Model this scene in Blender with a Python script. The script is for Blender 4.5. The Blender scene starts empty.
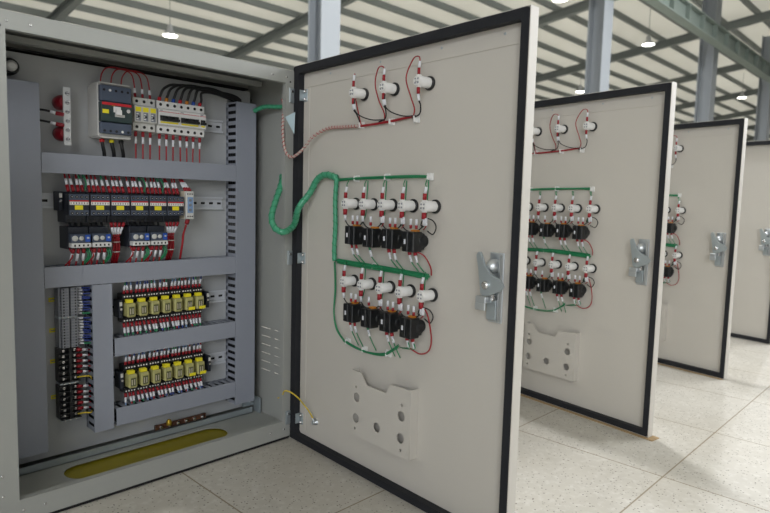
import bpy, math, random
from mathutils import Vector, Matrix
random.seed(7)
SC = bpy.context.scene
COL = SC.collection
PI = math.pi

# ------------------------------------------------------------------ materials
def lin(c):
    return tuple((v/255/12.92 if v/255 <= .04045 else ((v/255+.055)/1.055)**2.4) for v in c)+(1.0,)
MATS = {}
def mat(name, rgb, rough=.5, metal=0.0, bump=0.0, bscale=200.0, var=0.0, emit=0.0, trans=0.0, alpha=1.0, spec=.5):
    if name in MATS: return MATS[name]
    m = bpy.data.materials.new(name); m.use_nodes = True
    nt = m.node_tree; b = nt.nodes['Principled BSDF']
    c = lin(rgb)
    b.inputs['Base Color'].default_value = c
    b.inputs['Roughness'].default_value = rough
    b.inputs['Metallic'].default_value = metal
    b.inputs['Specular IOR Level'].default_value = spec
    if trans: b.inputs['Transmission Weight'].default_value = trans
    if emit:
        b.inputs['Emission Color'].default_value = c; b.inputs['Emission Strength'].default_value = emit
    tc = nt.nodes.new('ShaderNodeTexCoord')
    n = nt.nodes.new('ShaderNodeTexNoise'); n.inputs['Scale'].default_value = bscale; n.inputs['Detail'].default_value = 3
    nt.links.new(tc.outputs['Object'], n.inputs['Vector'])
    if var:
        mx = nt.nodes.new('ShaderNodeMix'); mx.data_type = 'RGBA'
        mx.inputs['A'].default_value = tuple(v*(1-var) for v in c[:3])+(1,)
        mx.inputs['B'].default_value = tuple(min(1, v*(1+var)) for v in c[:3])+(1,)
        nt.links.new(n.outputs['Fac'], mx.inputs['Factor']); nt.links.new(mx.outputs['Result'], b.inputs['Base Color'])
    if bump:
        bp = nt.nodes.new('ShaderNodeBump'); bp.inputs['Strength'].default_value = bump; bp.inputs['Distance'].default_value = .0005
        nt.links.new(n.outputs['Fac'], bp.inputs['Height']); nt.links.new(bp.outputs['Normal'], b.inputs['Normal'])
    MATS[name] = m
    return m
M_PAINT_LIT = mat('powder_coat_lit', (202,198,190), .45, bump=.25, bscale=900, var=.02)  # door copy of the cabinet coat, lightened as if lit
M_BUS = mat('tinned_bus_bar', (226,228,228), .35, .45)
M_CFRAME_SHADED = mat('cabinet_coat_shaded', (160,162,158), .45, bump=.25, bscale=900, var=.02)  # same coat as the doors, darkened to stand in for shade
M_PANEL = mat('mounting_panel_grey', (180,183,185), .5, bump=.15, bscale=700, var=.03)
M_DUCT = mat('duct_grey_pvc', (150,155,167), .5, var=.02)
M_SEAL = mat('foam_gasket_black', (26,28,34), .75, bump=.3, bscale=500)
M_STEEL = mat('zinc_steel', (206,212,216), .34, .8)
M_GALV = mat('galvanised', (178,188,192), .4, .6, var=.06, bscale=60)
M_SCREW = mat('screw_steel', (214,214,214), .25, 1.0)
M_DARK = mat('dark_gap', (14,14,15), .7)
M_BLACK = mat('black_plastic', (22,24,26), .4)
M_BLACKW = mat('black_cable', (20,21,24), .45)
M_SLATE = mat('slate_plastic', (74,84,102), .45)
M_SLATE2 = mat('dark_slate_plastic', (34,39,49), .45)
M_DGREEN = mat('dark_green_face', (44,62,62), .4)
M_WHITE = mat('white_plastic', (228,228,226), .4)
M_TERM = mat('terminal_grey', (140,143,150), .5)
M_RAIL = mat('rail_zinc', (206,210,216), .45, .1)
M_OFFW = mat('offwhite_plastic', (206,206,202), .45)
M_MARK = mat('white_marker_sleeve', (224,226,232), .5)
M_BEIGE = mat('beige_plastic', (196,188,168), .5)
M_RED = mat('red_wire', (158,20,34), .4)
M_REDS = mat('red_sleeve', (150,24,36), .5)
M_REDL = mat('red_print', (196,34,44), .5)
M_INSUL = mat('red_insulator', (140,16,34), .35)
M_GREEN = mat('green_wire', (36,134,88), .45)
M_GWRAP = mat('green_spiral_wrap', (74,160,124), .3, var=.1, bscale=60)
M_CLEARW = mat('clear_spiral_wrap', (190,176,168), .35)
M_BLUEW = mat('blue_wire', (40,62,140), .45)
M_PALEB = mat('pale_blue_wire', (130,160,200), .45)
M_YELL = mat('yellow_label', (238,224,40), .5)
M_YWIRE = mat('yellow_wire', (214,188,50), .45)
M_ORANGE = mat('orange_plastic', (204,130,40), .5)
M_BLUE = mat('blue_button', (40,84,176), .4)
M_RELAY = mat('relay_amber_cover', (178,174,116), .15, var=.25, bscale=120)
M_RCOIL = mat('relay_coil', (92,94,58), .35)
M_COPPER = mat('aged_copper', (112,80,66), .4, .7)
M_BRASS = mat('brass', (176,146,50), .35, .8)
M_GLAND = mat('yellow_gland_plate', (150,138,30), .45, .2, var=.08, bscale=14)
M_TAG = mat('pale_blue_paper', (190,214,224), .7)
M_CARD = mat('cardboard', (168,142,104), .85, var=.08)
M_LABELG = mat('grey_print', (130,134,142), .5)
M_STEELW = mat('painted_steel', (128,134,132), .6, var=.04, bscale=3)
M_STEELC = mat('painted_column', (150,156,162), .55, var=.03, bscale=3)
M_STEELD = mat('painted_crane_steel', (128,140,134), .55, var=.05, bscale=3)
M_WALL = mat('hall_wall', (150,152,158), .8, var=.04, bscale=2)
M_LAMPW = mat('lamp_housing', (190,192,194), .5)
M_LAMPE = mat('lamp_glow', (255,252,244), .5, emit=9.0)

def sheet_material():
    m = bpy.data.materials.new('roof_sheet'); m.use_nodes = True; nt = m.node_tree
    for n in list(nt.nodes): nt.nodes.remove(n)
    out = nt.nodes.new('ShaderNodeOutputMaterial'); mix = nt.nodes.new('ShaderNodeMixShader')
    d = nt.nodes.new('ShaderNodeBsdfDiffuse'); t = nt.nodes.new('ShaderNodeBsdfTranslucent')
    tc = nt.nodes.new('ShaderNodeTexCoord'); n = nt.nodes.new('ShaderNodeTexNoise'); n.inputs['Scale'].default_value = .35
    r = nt.nodes.new('ShaderNodeMix'); r.data_type = 'RGBA'
    r.inputs['A'].default_value = lin((206,204,196)); r.inputs['B'].default_value = lin((224,222,214))
    nt.links.new(tc.outputs['Object'], n.inputs['Vector']); nt.links.new(n.outputs['Fac'], r.inputs['Factor'])
    nt.links.new(r.outputs['Result'], d.inputs['Color']); nt.links.new(r.outputs['Result'], t.inputs['Color'])
    mix.inputs['Fac'].default_value = .5
    nt.links.new(d.outputs[0], mix.inputs[1]); nt.links.new(t.outputs[0], mix.inputs[2]); nt.links.new(mix.outputs[0], out.inputs['Surface'])
    return m

def floor_material():
    m = bpy.data.materials.new('terrazzo_tiles'); m.use_nodes = True; nt = m.node_tree
    b = nt.nodes['Principled BSDF']; L = nt.links.new
    tc = nt.nodes.new('ShaderNodeTexCoord'); P = tc.outputs['Object']
    def ramp(src, stops):
        r = nt.nodes.new('ShaderNodeValToRGB'); e = r.color_ramp.elements
        e[0].position, e[0].color = stops[0][0], stops[0][1]; e[1].position, e[1].color = stops[1][0], stops[1][1]
        for s in stops[2:]:
            k = e.new(s[0]); k.color = s[1]
        L(src, r.inputs['Fac']); return r.outputs['Color']
    def mixc(a, b_, fac, mode='MIX'):
        x = nt.nodes.new('ShaderNodeMix'); x.data_type = 'RGBA'; x.blend_type = mode
        for s, v in (('A', a), ('B', b_), ('Factor', fac)):
            if isinstance(v, (tuple, float, int)): x.inputs[s].default_value = v
            else: L(v, x.inputs[s])
        return x.outputs['Result']
    def noise(sc, det=3):
        n = nt.nodes.new('ShaderNodeTexNoise'); n.inputs['Scale'].default_value = sc; n.inputs['Detail'].default_value = det
        L(P, n.inputs['Vector']); return n.outputs['Fac']
    def vor(sc):
        n = nt.nodes.new('ShaderNodeTexVoronoi'); n.inputs['Scale'].default_value = sc; L(P, n.inputs['Vector']); return n
    base = mixc(lin((184,180,171)), lin((206,202,193)), noise(9))
    base = mixc(base, lin((226,224,219)), ramp(noise(60, 4), [(.50, (0,0,0,1)), (.70, (.35,.35,.35,1))]))
    v = vor(150); near = ramp(v.outputs['Distance'], [(.20, (1,1,1,1)), (.32, (0,0,0,1))])
    sel = nt.nodes.new('ShaderNodeSeparateColor'); L(v.outputs['Color'], sel.inputs[0])
    pick = ramp(sel.outputs[0], [(.70, (0,0,0,1)), (.76, (1,1,1,1))])
    base = mixc(base, lin((112,104,92)), mixc(near, pick, 1.0, 'MULTIPLY'))
    v2 = vor(70); near2 = ramp(v2.outputs['Distance'], [(.10, (1,1,1,1)), (.17, (0,0,0,1))])
    sel2 = nt.nodes.new('ShaderNodeSeparateColor'); L(v2.outputs['Color'], sel2.inputs[0])
    pick2 = ramp(sel2.outputs[1], [(.66, (0,0,0,1)), (.72, (1,1,1,1))])
    base = mixc(base, lin((96,90,80)), mixc(near2, pick2, 1.0, 'MULTIPLY'))
    dirt = ramp(noise(2.2, 5), [(.50, (0,0,0,1)), (.75, (.35,.35,.35,1))])
    base = mixc(base, lin((150,142,126)), dirt)
    sp = nt.nodes.new('ShaderNodeSeparateXYZ'); L(P, sp.inputs[0])
    def joint(o, off, pitch):
        def mth(op, a, b_=None):
            x = nt.nodes.new('ShaderNodeMath'); x.operation = op
            if isinstance(a, float): x.inputs[0].default_value = a
            else: L(a, x.inputs[0])
            if b_ is not None: x.inputs[1].default_value = b_
            return x.outputs[0]
        q = mth('MULTIPLY', mth('SUBTRACT', o, off), 1/pitch)
        q = mth('FRACT', mth('ADD', q, 100.5)); q = mth('ABSOLUTE', mth('SUBTRACT', q, .5))
        return mth('LESS_THAN', q, .0019/pitch)
    j1 = joint(sp.outputs[0], 1.268, .433); j2 = joint(sp.outputs[1], -.396, .431)
    mx = nt.nodes.new('ShaderNodeMath'); mx.operation = 'MAXIMUM'; L(j1, mx.inputs[0]); L(j2, mx.inputs[1])
    base = mixc(base, lin((140,128,108)), mx.outputs[0])
    L(base, b.inputs['Base Color']); b.inputs['Roughness'].default_value = .42
    return m

# ------------------------------------------------------------------ mesh builder
class MB:
    def __init__(s): s.v = []; s.f = []; s.m = []; s.sm = []; s.mats = []
    def _mi(s, m):
        if m not in s.mats: s.mats.append(m)
        return s.mats.index(m)
    def add(s, vs, fs, m, smooth=False):
        o = len(s.v); s.v += [tuple(v) for v in vs]; k = s._mi(m)
        for f in fs: s.f.append(tuple(o+i for i in f)); s.m.append(k); s.sm.append(smooth)
        return s
    def box(s, a, b, m, ch=0.0):
        (x0,y0,z0),(x1,y1,z1) = a, b
        if x0>x1: x0,x1=x1,x0
        if y0>y1: y0,y1=y1,y0
        if z0>z1: z0,z1=z1,z0
        if not ch:
            vs = [(x0,y0,z0),(x1,y0,z0),(x1,y1,z0),(x0,y1,z0),(x0,y0,z1),(x1,y0,z1),(x1,y1,z1),(x0,y1,z1)]
            return s.add(vs, [(0,3,2,1),(4,5,6,7),(0,1,5,4),(1,2,6,5),(2,3,7,6),(3,0,4,7)], m)
        c = ch; pts = []
        X=(x0,x1); Y=(y0,y1); Z=(z0,z1); idx = {}
        for i in (0,1):
            for j in (0,1):
                for k in (0,1):
                    sx, sy, sz = (c,-c)[i], (c,-c)[j], (c,-c)[k]
                    idx[(i,j,k,'x')] = len(pts); pts.append((X[i],Y[j]+sy,Z[k]+sz))
                    idx[(i,j,k,'y')] = len(pts); pts.append((X[i]+sx,Y[j],Z[k]+sz))
                    idx[(i,j,k,'z')] = len(pts); pts.append((X[i]+sx,Y[j]+sy,Z[k]))
        fs = []
        cen = Vector(((x0+x1)/2,(y0+y1)/2,(z0+z1)/2))
        def face(ids):
            a_, b_, c_ = (Vector(pts[q]) for q in ids[:3])
            n = (b_-a_).cross(c_-a_)
            mid = sum((Vector(pts[q]) for q in ids), Vector())/len(ids)
            fs.append(tuple(ids) if n.dot(mid-cen) > 0 else tuple(reversed(ids)))
        for i in (0,1):
            face([idx[(i,0,0,'x')],idx[(i,1,0,'x')],idx[(i,1,1,'x')],idx[(i,0,1,'x')]])
            face([idx[(0,i,0,'y')],idx[(1,i,0,'y')],idx[(1,i,1,'y')],idx[(0,i,1,'y')]])
            face([idx[(0,0,i,'z')],idx[(1,0,i,'z')],idx[(1,1,i,'z')],idx[(0,1,i,'z')]])
            for j in (0,1):
                face([idx[(i,j,0,'x')],idx[(i,j,1,'x')],idx[(i,j,1,'y')],idx[(i,j,0,'y')]])
                face([idx[(i,0,j,'x')],idx[(i,1,j,'x')],idx[(i,1,j,'z')],idx[(i,0,j,'z')]])
                face([idx[(0,i,j,'y')],idx[(1,i,j,'y')],idx[(1,i,j,'z')],idx[(0,i,j,'z')]])
                for k in (0,1): face([idx[(i,j,k,'x')],idx[(i,j,k,'y')],idx[(i,j,k,'z')]])
        return s.add(pts, fs, m)
    def lathe(s, c, axis, prof, m, n=20, smooth=True):
        """prof: list of (distance along axis, radius)"""
        A = Vector(axis).normalized(); B = A.orthogonal().normalized(); D = A.cross(B); c = Vector(c)
        vs = []
        for h, r in prof:
            for i in range(n):
                a = 2*PI*i/n; vs.append(c+A*h+(B*math.cos(a)+D*math.sin(a))*r)
        fs = []
        for k in range(len(prof)-1):
            for i in range(n):
                j = (i+1) % n; fs.append((k*n+i, k*n+j, (k+1)*n+j, (k+1)*n+i))
        s.add(vs, fs, m, smooth)
        q = len(prof)-1
        s.add([vs[i] for i in range(n)], [tuple(reversed(range(n)))], m)
        s.add([vs[q*n+i] for i in range(n)], [tuple(range(n))], m)
        return s
    def cyl(s, a, b, r, m, n=14):
        a = Vector(a); b = Vector(b); return s.lathe(a, b-a, [(0,r),((b-a).length,r)], m, n)
    def tube(s, pts, r, m, n=7, sub=6, cyclic=False):
        P = [Vector(p) for p in pts]; Q = []
        if len(P) == 2: Q = P
        else:
            for i in range(len(P)-1):
                p0 = P[max(i-1,0)]; p1 = P[i]; p2 = P[i+1]; p3 = P[min(i+2,len(P)-1)]
                for k in range(sub):
                    t = k/sub
                    Q.append(.5*((2*p1)+(p2-p0)*t+(2*p0-5*p1+4*p2-p3)*t*t+(3*p1-p0-3*p2+p3)*t**3))
            Q.append(P[-1])
        T0 = (Q[1]-Q[0]).normalized(); N = T0.orthogonal().normalized(); vs = []
        for i, q in enumerate(Q):
            T = (Q[min(i+1,len(Q)-1)]-Q[max(i-1,0)]).normalized()
            N = (N-T*N.dot(T)).normalized(); B = T.cross(N)
            rr = r(i/(len(Q)-1)) if callable(r) else r
            for k in range(n):
                a = 2*PI*k/n; vs.append(q+(N*math.cos(a)+B*math.sin(a))*rr)
        fs = []
        for i in range(len(Q)-1):
            for k in range(n):
                j = (k+1) % n; fs.append((i*n+k, i*n+j, (i+1)*n+j, (i+1)*n+k))
        e = (len(Q)-1)*n
        fs += [tuple(reversed(range(n))), tuple(e+k for k in range(n))]
        return s.add(vs, fs, m, True)
    def prism(s, outline, y0, y1, m):
        """outline in x,z; extruded from y0 to y1"""
        n = len(outline)
        vs = [(x,y0,z) for x,z in outline]+[(x,y1,z) for x,z in outline]
        fs = [tuple(range(n)), tuple(reversed(range(n, 2*n)))]
        for i in range(n):
            j = (i+1) % n; fs.append((j, i, n+i, n+j))
        return s.add(vs, fs, m)
    def prismx(s, outline, x0, x1, m):
        """outline in y,z; extruded along x"""
        n = len(outline)
        vs = [(x0,y,z) for y,z in outline]+[(x1,y,z) for y,z in outline]
        fs = [tuple(range(n)), tuple(reversed(range(n, 2*n)))]
        for i in range(n):
            j = (i+1) % n; fs.append((j, i, n+i, n+j))
        return s.add(vs, fs, m)
    def mesh(s, name):
        me = bpy.data.meshes.new(name); me.from_pydata(s.v, [], s.f)
        for m in s.mats: me.materials.append(m)
        for p, k, q in zip(me.polygons, s.m, s.sm): p.material_index = k; p.use_smooth = q
        import bmesh
        bm = bmesh.new(); bm.from_mesh(me); bmesh.ops.recalc_face_normals(bm, faces=bm.faces); bm.to_mesh(me); bm.free()
        me.update(); return me
    def build(s, name, parent=None, mw=None, bevel=0.0):
        o = bpy.data.objects.new(name, s.mesh(name)); COL.objects.link(o)
        if parent: o.parent = parent
        if mw is not None: o.matrix_world = mw
        if bevel:
            b = o.modifiers.new('bevel', 'BEVEL'); b.width = bevel; b.segments = 2; b.limit_method = 'ANGLE'; b.angle_limit = .9
        return o

def plate(name, outline, holes, thick, m, parent=None, axis='Y', y=0.0, bevel=0.0):
    """flat sheet with real holes. outline/holes in (x,z) for axis Y or (x,y) for axis Z"""
    cu = bpy.data.curves.new(name, 'CURVE'); cu.dimensions = '2D'; cu.fill_mode = 'BOTH'
    for pl in [outline]+holes:
        sp = cu.splines.new('POLY'); sp.points.add(len(pl)-1); sp.use_cyclic_u = True
        for p, q in zip(sp.points, pl): p.co = (q[0], q[1], 0, 1)
    cu.extrude = thick/2
    t = bpy.data.objects.new(name+'_tmp', cu); COL.objects.link(t)
    dg = bpy.context.evaluated_depsgraph_get(); dg.update()
    me = bpy.data.meshes.new_from_object(t.evaluated_get(dg)); bpy.data.objects.remove(t); bpy.data.curves.remove(cu)
    if axis == 'Y': me.transform(Matrix.Translation((0, y, 0)) @ Matrix.Rotation(PI/2, 4, 'X'))
    else: me.transform(Matrix.Translation((0, 0, y)))
    me.materials.clear(); me.materials.append(m); me.name = name
    o = bpy.data.objects.new(name, me); COL.objects.link(o)
    if parent: o.parent = parent
    return o
def circ(cx, cz, r, n=20): return [(cx+r*math.cos(2*PI*i/n), cz+r*math.sin(2*PI*i/n)) for i in range(n)]
def rect(x0, z0, x1, z1): return [(x0,z0),(x1,z0),(x1,z1),(x0,z1)]
def rrect(x0, z0, x1, z1, r, n=6):
    o = []
    for cx, cz, a0 in ((x1-r,z0+r,-PI/2),(x1-r,z1-r,0),(x0+r,z1-r,PI/2),(x0+r,z0+r,PI)):
        for i in range(n+1): a = a0+PI/2*i/n; o.append((cx+r*math.cos(a), cz+r*math.sin(a)))
    return o

def tag(o, label, cat, group=None, kind=None):
    if label: o['label'] = label
    if cat: o['category'] = cat
    if group: o['group'] = group
    if kind: o['kind'] = kind
    return o
def thing(name, label, cat, loc=(0,0,0), rz=0.0, group=None, mw=None):
    o = bpy.data.objects.new(name, None); COL.objects.link(o); o.empty_display_size = .01
    if mw is not None: o.matrix_world = mw
    else: o.location = loc; o.rotation_euler = (0,0,rz)
    return tag(o, label, cat, group)
def copy_tree(o, parent=None):
    c = o.copy(); COL.objects.link(c)
    if parent: c.parent = parent; c.matrix_parent_inverse = o.matrix_parent_inverse
    for ch in list(o.children): copy_tree(ch, c)
    return c
USED = set()
def place(proto, mw, label=None, group=None):
    """first use moves the prototype itself, later ones copy it with its parts"""
    if proto.name in USED: o = copy_tree(proto)
    else: USED.add(proto.name); o = proto
    o.matrix_world = mw
    if label: o['label'] = label
    if group: o['group'] = group
    return o
def T(x, y, z): return Matrix.Translation((x, y, z))
ORD = ['first','second','third','fourth','fifth','sixth','seventh','eighth','ninth','tenth']
FACE = (0,-1,0)

# ------------------------------------------------------------------ key measures
W, H = .7485, 1.0
FZ = -.014                       # floor level
BX, BT, BB = .0493, .034, .041   # borders of the front frame
DEP = .25                        # depth of the cabinet
PY = .207                        # face of the mounting panel
HX = [W-.0223+i*.8871 for i in range(4)]; HX[2] -= .0024; HX[3] += .0092
HY = [0, .0333, .0526, .0706]; TH = [1.5016, 1.4152, 1.3764, 1.3506]
DW, DZ0, DZ1, DT = .7457, -.0115, 1.0136, .0245
SK = .0165                       # inner face of the door skin

# ------------------------------------------------------------------ cabinets
def cabinet_parts(root, detail):
    b = MB(); t = .002
    b.box((0,t,0),(t,DEP,H-t), M_CFRAME_SHADED); 
    if not detail: b.box((W-t,t,0),(W,DEP,H-t), M_CFRAME_SHADED)
    b.box((0,0,H-t),(W,DEP,H), M_CFRAME_SHADED)
    b.box((t,DEP-t,0),(W-t,DEP,H-t), M_CFRAME_SHADED)
    body = b.build('shell', root, bevel=.0006)
    plate('front_frame', rect(0,-.005,W,H-t), [rect(BX,BB,W-BX,H-BT)], t, M_CFRAME_SHADED, root, 'Y', .001)
    f = MB(); d = .016
    f.box((BX-t,t,BB-t),(BX,d,H-BT+t), M_CFRAME_SHADED); f.box((W-BX,t,BB-t),(W-BX+t,d,H-BT+t), M_CFRAME_SHADED)
    f.box((BX,t,H-BT),(W-BX,d,H-BT+t), M_CFRAME_SHADED); f.box((BX,t,BB-t),(W-BX,d,BB), M_CFRAME_SHADED)
    f.box((W-BX+t,d-t,BB),(W-BX+.018,d,H-BT), M_CFRAME_SHADED)
    f.build('frame_return', root)
    # bottom plate with cable opening
    plate('bottom_plate', rect(t,t,W-t,DEP-t), [rrect(.172,.072,.588,.160,.042,8)], .002, M_CFRAME_SHADED, root, 'Z', .012)
    g = MB(); g.box((.15,.055,.004),(.61,.178,.0065), M_GLAND); g.build('cable_entry_plate', root)
    p = MB(); p.box((.01,.006,FZ),(W-.01,DEP-.006,-.0002), M_DARK); p.build('shade_gap_base', root)  # near-black block standing in for the shaded gap under the cabinet
    p = MB(); p.box((.026,PY,.030),(.724,PY+.003,.966), M_PANEL); p.build('mounting_panel', root, bevel=.0005)
    r = MB(); r.box((.030,PY-.024,.0132),(.722,PY-.020,.030), M_GALV); r.box((.030,PY-.024,.0132),(.722,PY+.004,.0150), M_GALV)
    r.build('support_rail', root)
    k = MB(); k.box((.03,PY+.004,.972),(.72,DEP-.003,.976), M_DARK); k.box((.02,PY-.05,.978),(.73,PY-.03,.990), M_CFRAME_SHADED)
    k.build('top_channel', root)
    if detail:
        for x, z in ((.0205,.914),(.0205,.10),(.0205,.058),(.0205,.62),(.0205,.36)):
            s = MB(); s.lathe((x,0,z), FACE, [(0,.0028),(.0008,.0026),(.0013,.0012)], M_SCREW, 10); s.build('frame_rivet', root)
        for x in (.052,.092,.655,.700):
            for q, z in ((0,H-.019),(.004,.018)):
                s = MB(); s.lathe((x+q,0,z), FACE, [(0,.0028),(.0008,.0026),(.0013,.0012)], M_SCREW, 10); s.build('frame_rivet', root)
        for x, z in ((.040,H-.030),(W-.036,H-.030)):
            s = MB(); s.lathe((x,0,z), FACE, [(0,.0026),(.0004,.0026)], M_DARK, 10); s.build('frame_hole', root)
        for z in (.948,.930,.912,.894):
            s = MB(); s.lathe((W-.0022,.232,z), (-1,0,0), [(0,.003),(.0015,.002)], M_SCREW, 8); s.build('wall_screw', root)
        for z in (.935,.50,.050):
            s = MB(); s.box((.7085,-.0035,z-.019),(.7235,-.0003,z+.019), M_GALV, .0006); s.lathe((.716,-.0035,z+.010), FACE, [(0,.004),(.003,.0035)], M_SCREW, 10); s.build('hinge_leaf', root)
        # slotted louvres in the right wall
        slots = [rect(y0, .147+row*.0255, y0+.046, .1490+row*.0255) for row in range(6) for y0 in (.062,.128)]
        o = plate('side_wall', rect(t,0,DEP,H-t), slots, t, M_CFRAME_SHADED, root, 'Z', 0)
        o.data.transform(Matrix(((0,0,1,W-t/2),(1,0,0,0),(0,1,0,0),(0,0,0,1))))
        # corner bracket low in the right rear corner
        c = MB(); c.box((.700,PY-.010,.031),(.738,PY-.0002,.060), M_GALV); c.box((.735,PY-.045,.013),(.738,PY-.010,.060), M_GALV)
        for x, z in ((.712,.050),(.728,.040)): c.lathe((x,PY-.010,z), FACE, [(0,.0045),(.004,.0045)], M_SCREW, 8)
        c.build('corner_bracket', root)
        # round lamp holder at the upper left of the back
        k = MB(); k.lathe((.104,PY-.0002,.930), FACE, [(0,.018),(.022,.018),(.026,.015)], M_BLACK, 24)
        k.lathe((.104,PY-.0262,.930), FACE, [(0,.0115),(.008,.011),(.011,.006)], M_WHITE, 20)
        k.build('round_socket', root)

def door_parts(i, root):
    """door local frame: x along the door from the hinge, y outward, z up"""
    mw = T(HX[i], HY[i], 0) @ Matrix.Rotation(TH[i]+PI, 4, 'Z')
    t = .0015; s0 = -.004
    d = MB()
    d.box((s0,SK,DZ0),(DW,DT,DZ1), M_PAINT_LIT)
    d.box((s0,0,DZ0),(s0+t,SK,DZ1), M_PAINT_LIT); d.box((DW-t,0,DZ0),(DW,SK,DZ1), M_PAINT_LIT)
    d.box((s0+t,0,DZ0),(DW-t,SK,DZ0+t), M_PAINT_LIT); d.box((s0+t,0,DZ1-t),(DW-t,SK,DZ1), M_PAINT_LIT)
    door = d.build('door', root); 
    door.matrix_world = mw
    g = plate('gasket', rrect(s0+t+.0003,DZ0+t+.0003,DW-t-.0003,DZ1-t-.0003,.006), [rrect(s0+.026,DZ0+.019,DW-.0185,DZ1-.021,.008)], .018, M_SEAL, door, 'Y', SK-.0092)
    bv = g.modifiers.new('bevel','BEVEL'); bv.width = .003; bv.segments = 2; bv.limit_method = 'ANGLE'; bv.angle_limit = .9
    # stiffening strips
    f = MB()
    f.box((.0235,SK-.0015,.955),(DW-.020,SK,.985), M_PAINT_LIT); f.box((.0235,SK-.0015,.02),(.050,SK,.9545), M_PAINT_LIT)
    f.build('stiffener', door, bevel=.0007)
    m = MB()
    for x in (.14,.33,.52,.68): m.lathe((x,SK-.0015,.9785), FACE, [(0,.003),(.0006,.0025)], M_GALV, 8)
    m.build('weld_spot', door)
    # hinges
    for z in (.935,.50,.050):
        h = MB()
        h.box((.026,SK-.0035,z-.016),(.041,SK-.0016,z+.016), M_GALV, .0004)
        h.box((.0240,SK-.016,z-.014),(.0255,SK-.0016,z+.014), M_GALV)
        for q in (-.010,.010): h.lathe((.034,SK-.0035,z+q), FACE, [(0,.0045),(.004,.0042),(.006,.002)], M_SCREW, 10)
        h.build('hinge', door)
    # latch handle mechanism
    hx, hz = .681, .503
    base = MB()
    base.box((hx-.012,SK-.004,hz-.070),(hx+.021,SK-.0005,hz+.066), M_STEEL, .001)
    base.box((hx+.017,SK-.014,hz-.066),(hx+.0205,SK-.004,hz+.062), M_STEEL)
    base.box((hx-.010,SK-.012,hz-.064),(hx+.013,SK-.004,hz-.024), M_GALV, .001)
    base.lathe((hx+.002,SK-.004,hz+.040), FACE, [(0,.014),(.012,.0135),(.018,.009),(.021,.004)], M_STEEL, 20)
    for a in (-.014,-.020): base.lathe((hx+.009,SK-.012,hz+a-.002), FACE, [(0,.005),(.008,.005),(.010,.003)], M_SCREW, 10)
    bo = base.build('latch_plate', door)
    arm = MB()
    ol = [(hx-.025,hz+.060),(hx-.021,hz+.067),(hx-.014,hz+.067),(hx-.010,hz+.058),(hx-.003,hz+.042),(hx+.010,hz+.028),
          (hx+.034,hz+.018),(hx+.043,hz+.007),(hx+.036,hz-.003),(hx+.010,hz-.014),(hx-.006,hz-.017),(hx-.012,hz-.012),(hx-.015,hz+.010),(hx-.020,hz+.038)]
    arm.prism(ol, SK-.030, SK-.026, M_GALV)
    arm.lathe((hx+.002,SK-.0255,hz+.005), FACE, [(0,.008),(.010,.008),(.012,.005)], M_SCREW, 12)
    arm.box((hx-.020,SK-.034,hz-.030),(hx+.004,SK-.012,hz-.0175), M_STEEL, .001)
    arm.box((hx-.020,SK-.0345,hz-.044),(hx+.004,SK-.031,hz-.030), M_STEEL, .0008)
    arm.cyl((hx+.002,SK-.026,hz+.004),(hx+.002,SK-.004,hz+.004), .006, M_STEEL)
    arm.build('latch_arm', door, bevel=.0008)
    # document pocket with round holes
    px0, px1, pz0, pz1 = .2785, .4845, .090, .2505
    ol = [(px0,pz0),(px1,pz0),(px1,pz1-.001),(px1-.066,pz1-.004),(px1-.080,pz1-.0265),(px0+.057,pz1-.0265),(px0+.036,pz1-.001),(px0,pz1)]
    hs = [circ(.299,.1856,.0115),circ(.2975,.1335,.0115),circ(.3745,.1331,.0115),circ(.4560,.1837,.0115),circ(.4550,.1321,.0115),
          circ(.2960,.2108,.0035,10),circ(.2945,.1071,.0035,10),circ(.4580,.2097,.0035,10),circ(.4565,.1052,.0035,10)]
    po = plate('document_pocket', ol, hs, .002, M_PAINT_LIT, door, 'Y', SK-.0235)
    pb = MB(); pb.box((px0,SK-.0225,pz0),(px0+.002,SK-.0004,pz1), M_PAINT_LIT); pb.box((px1-.002,SK-.0225,pz0),(px1,SK-.0004,pz1-.001), M_PAINT_LIT)
    pb.box((px0+.002,SK-.0225,pz0),(px1-.002,SK-.0004,pz0+.002), M_PAINT_LIT)
    pb.build('pocket_side', door, bevel=.0006)
    return door, mw

CABL = ['open grey control cabinet full of relays, nearest, door swung toward the camera',
        'second grey cabinet in the row, showing its open door behind the nearest door',
        'third grey cabinet in the row, its open door partly hidden by the second',
        'farthest grey cabinet in the row, open door cut by the right frame edge']
DOORM = []
for i in range(4):
    root = thing('control_cabinet', CABL[i], 'electrical cabinet', (HX[i]-(W-.0223), HY[i], 0), 0, 'control cabinets in a row')
    bpy.context.view_layer.update()
    cabinet_parts(root, i == 0)
    d, mw = door_parts(i, root)
    d.parent = root; d.matrix_parent_inverse = Matrix.Identity(4)
    bpy.context.view_layer.update()
    d.matrix_local = root.matrix_world.inverted() @ mw
    DOORM.append(mw)

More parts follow.
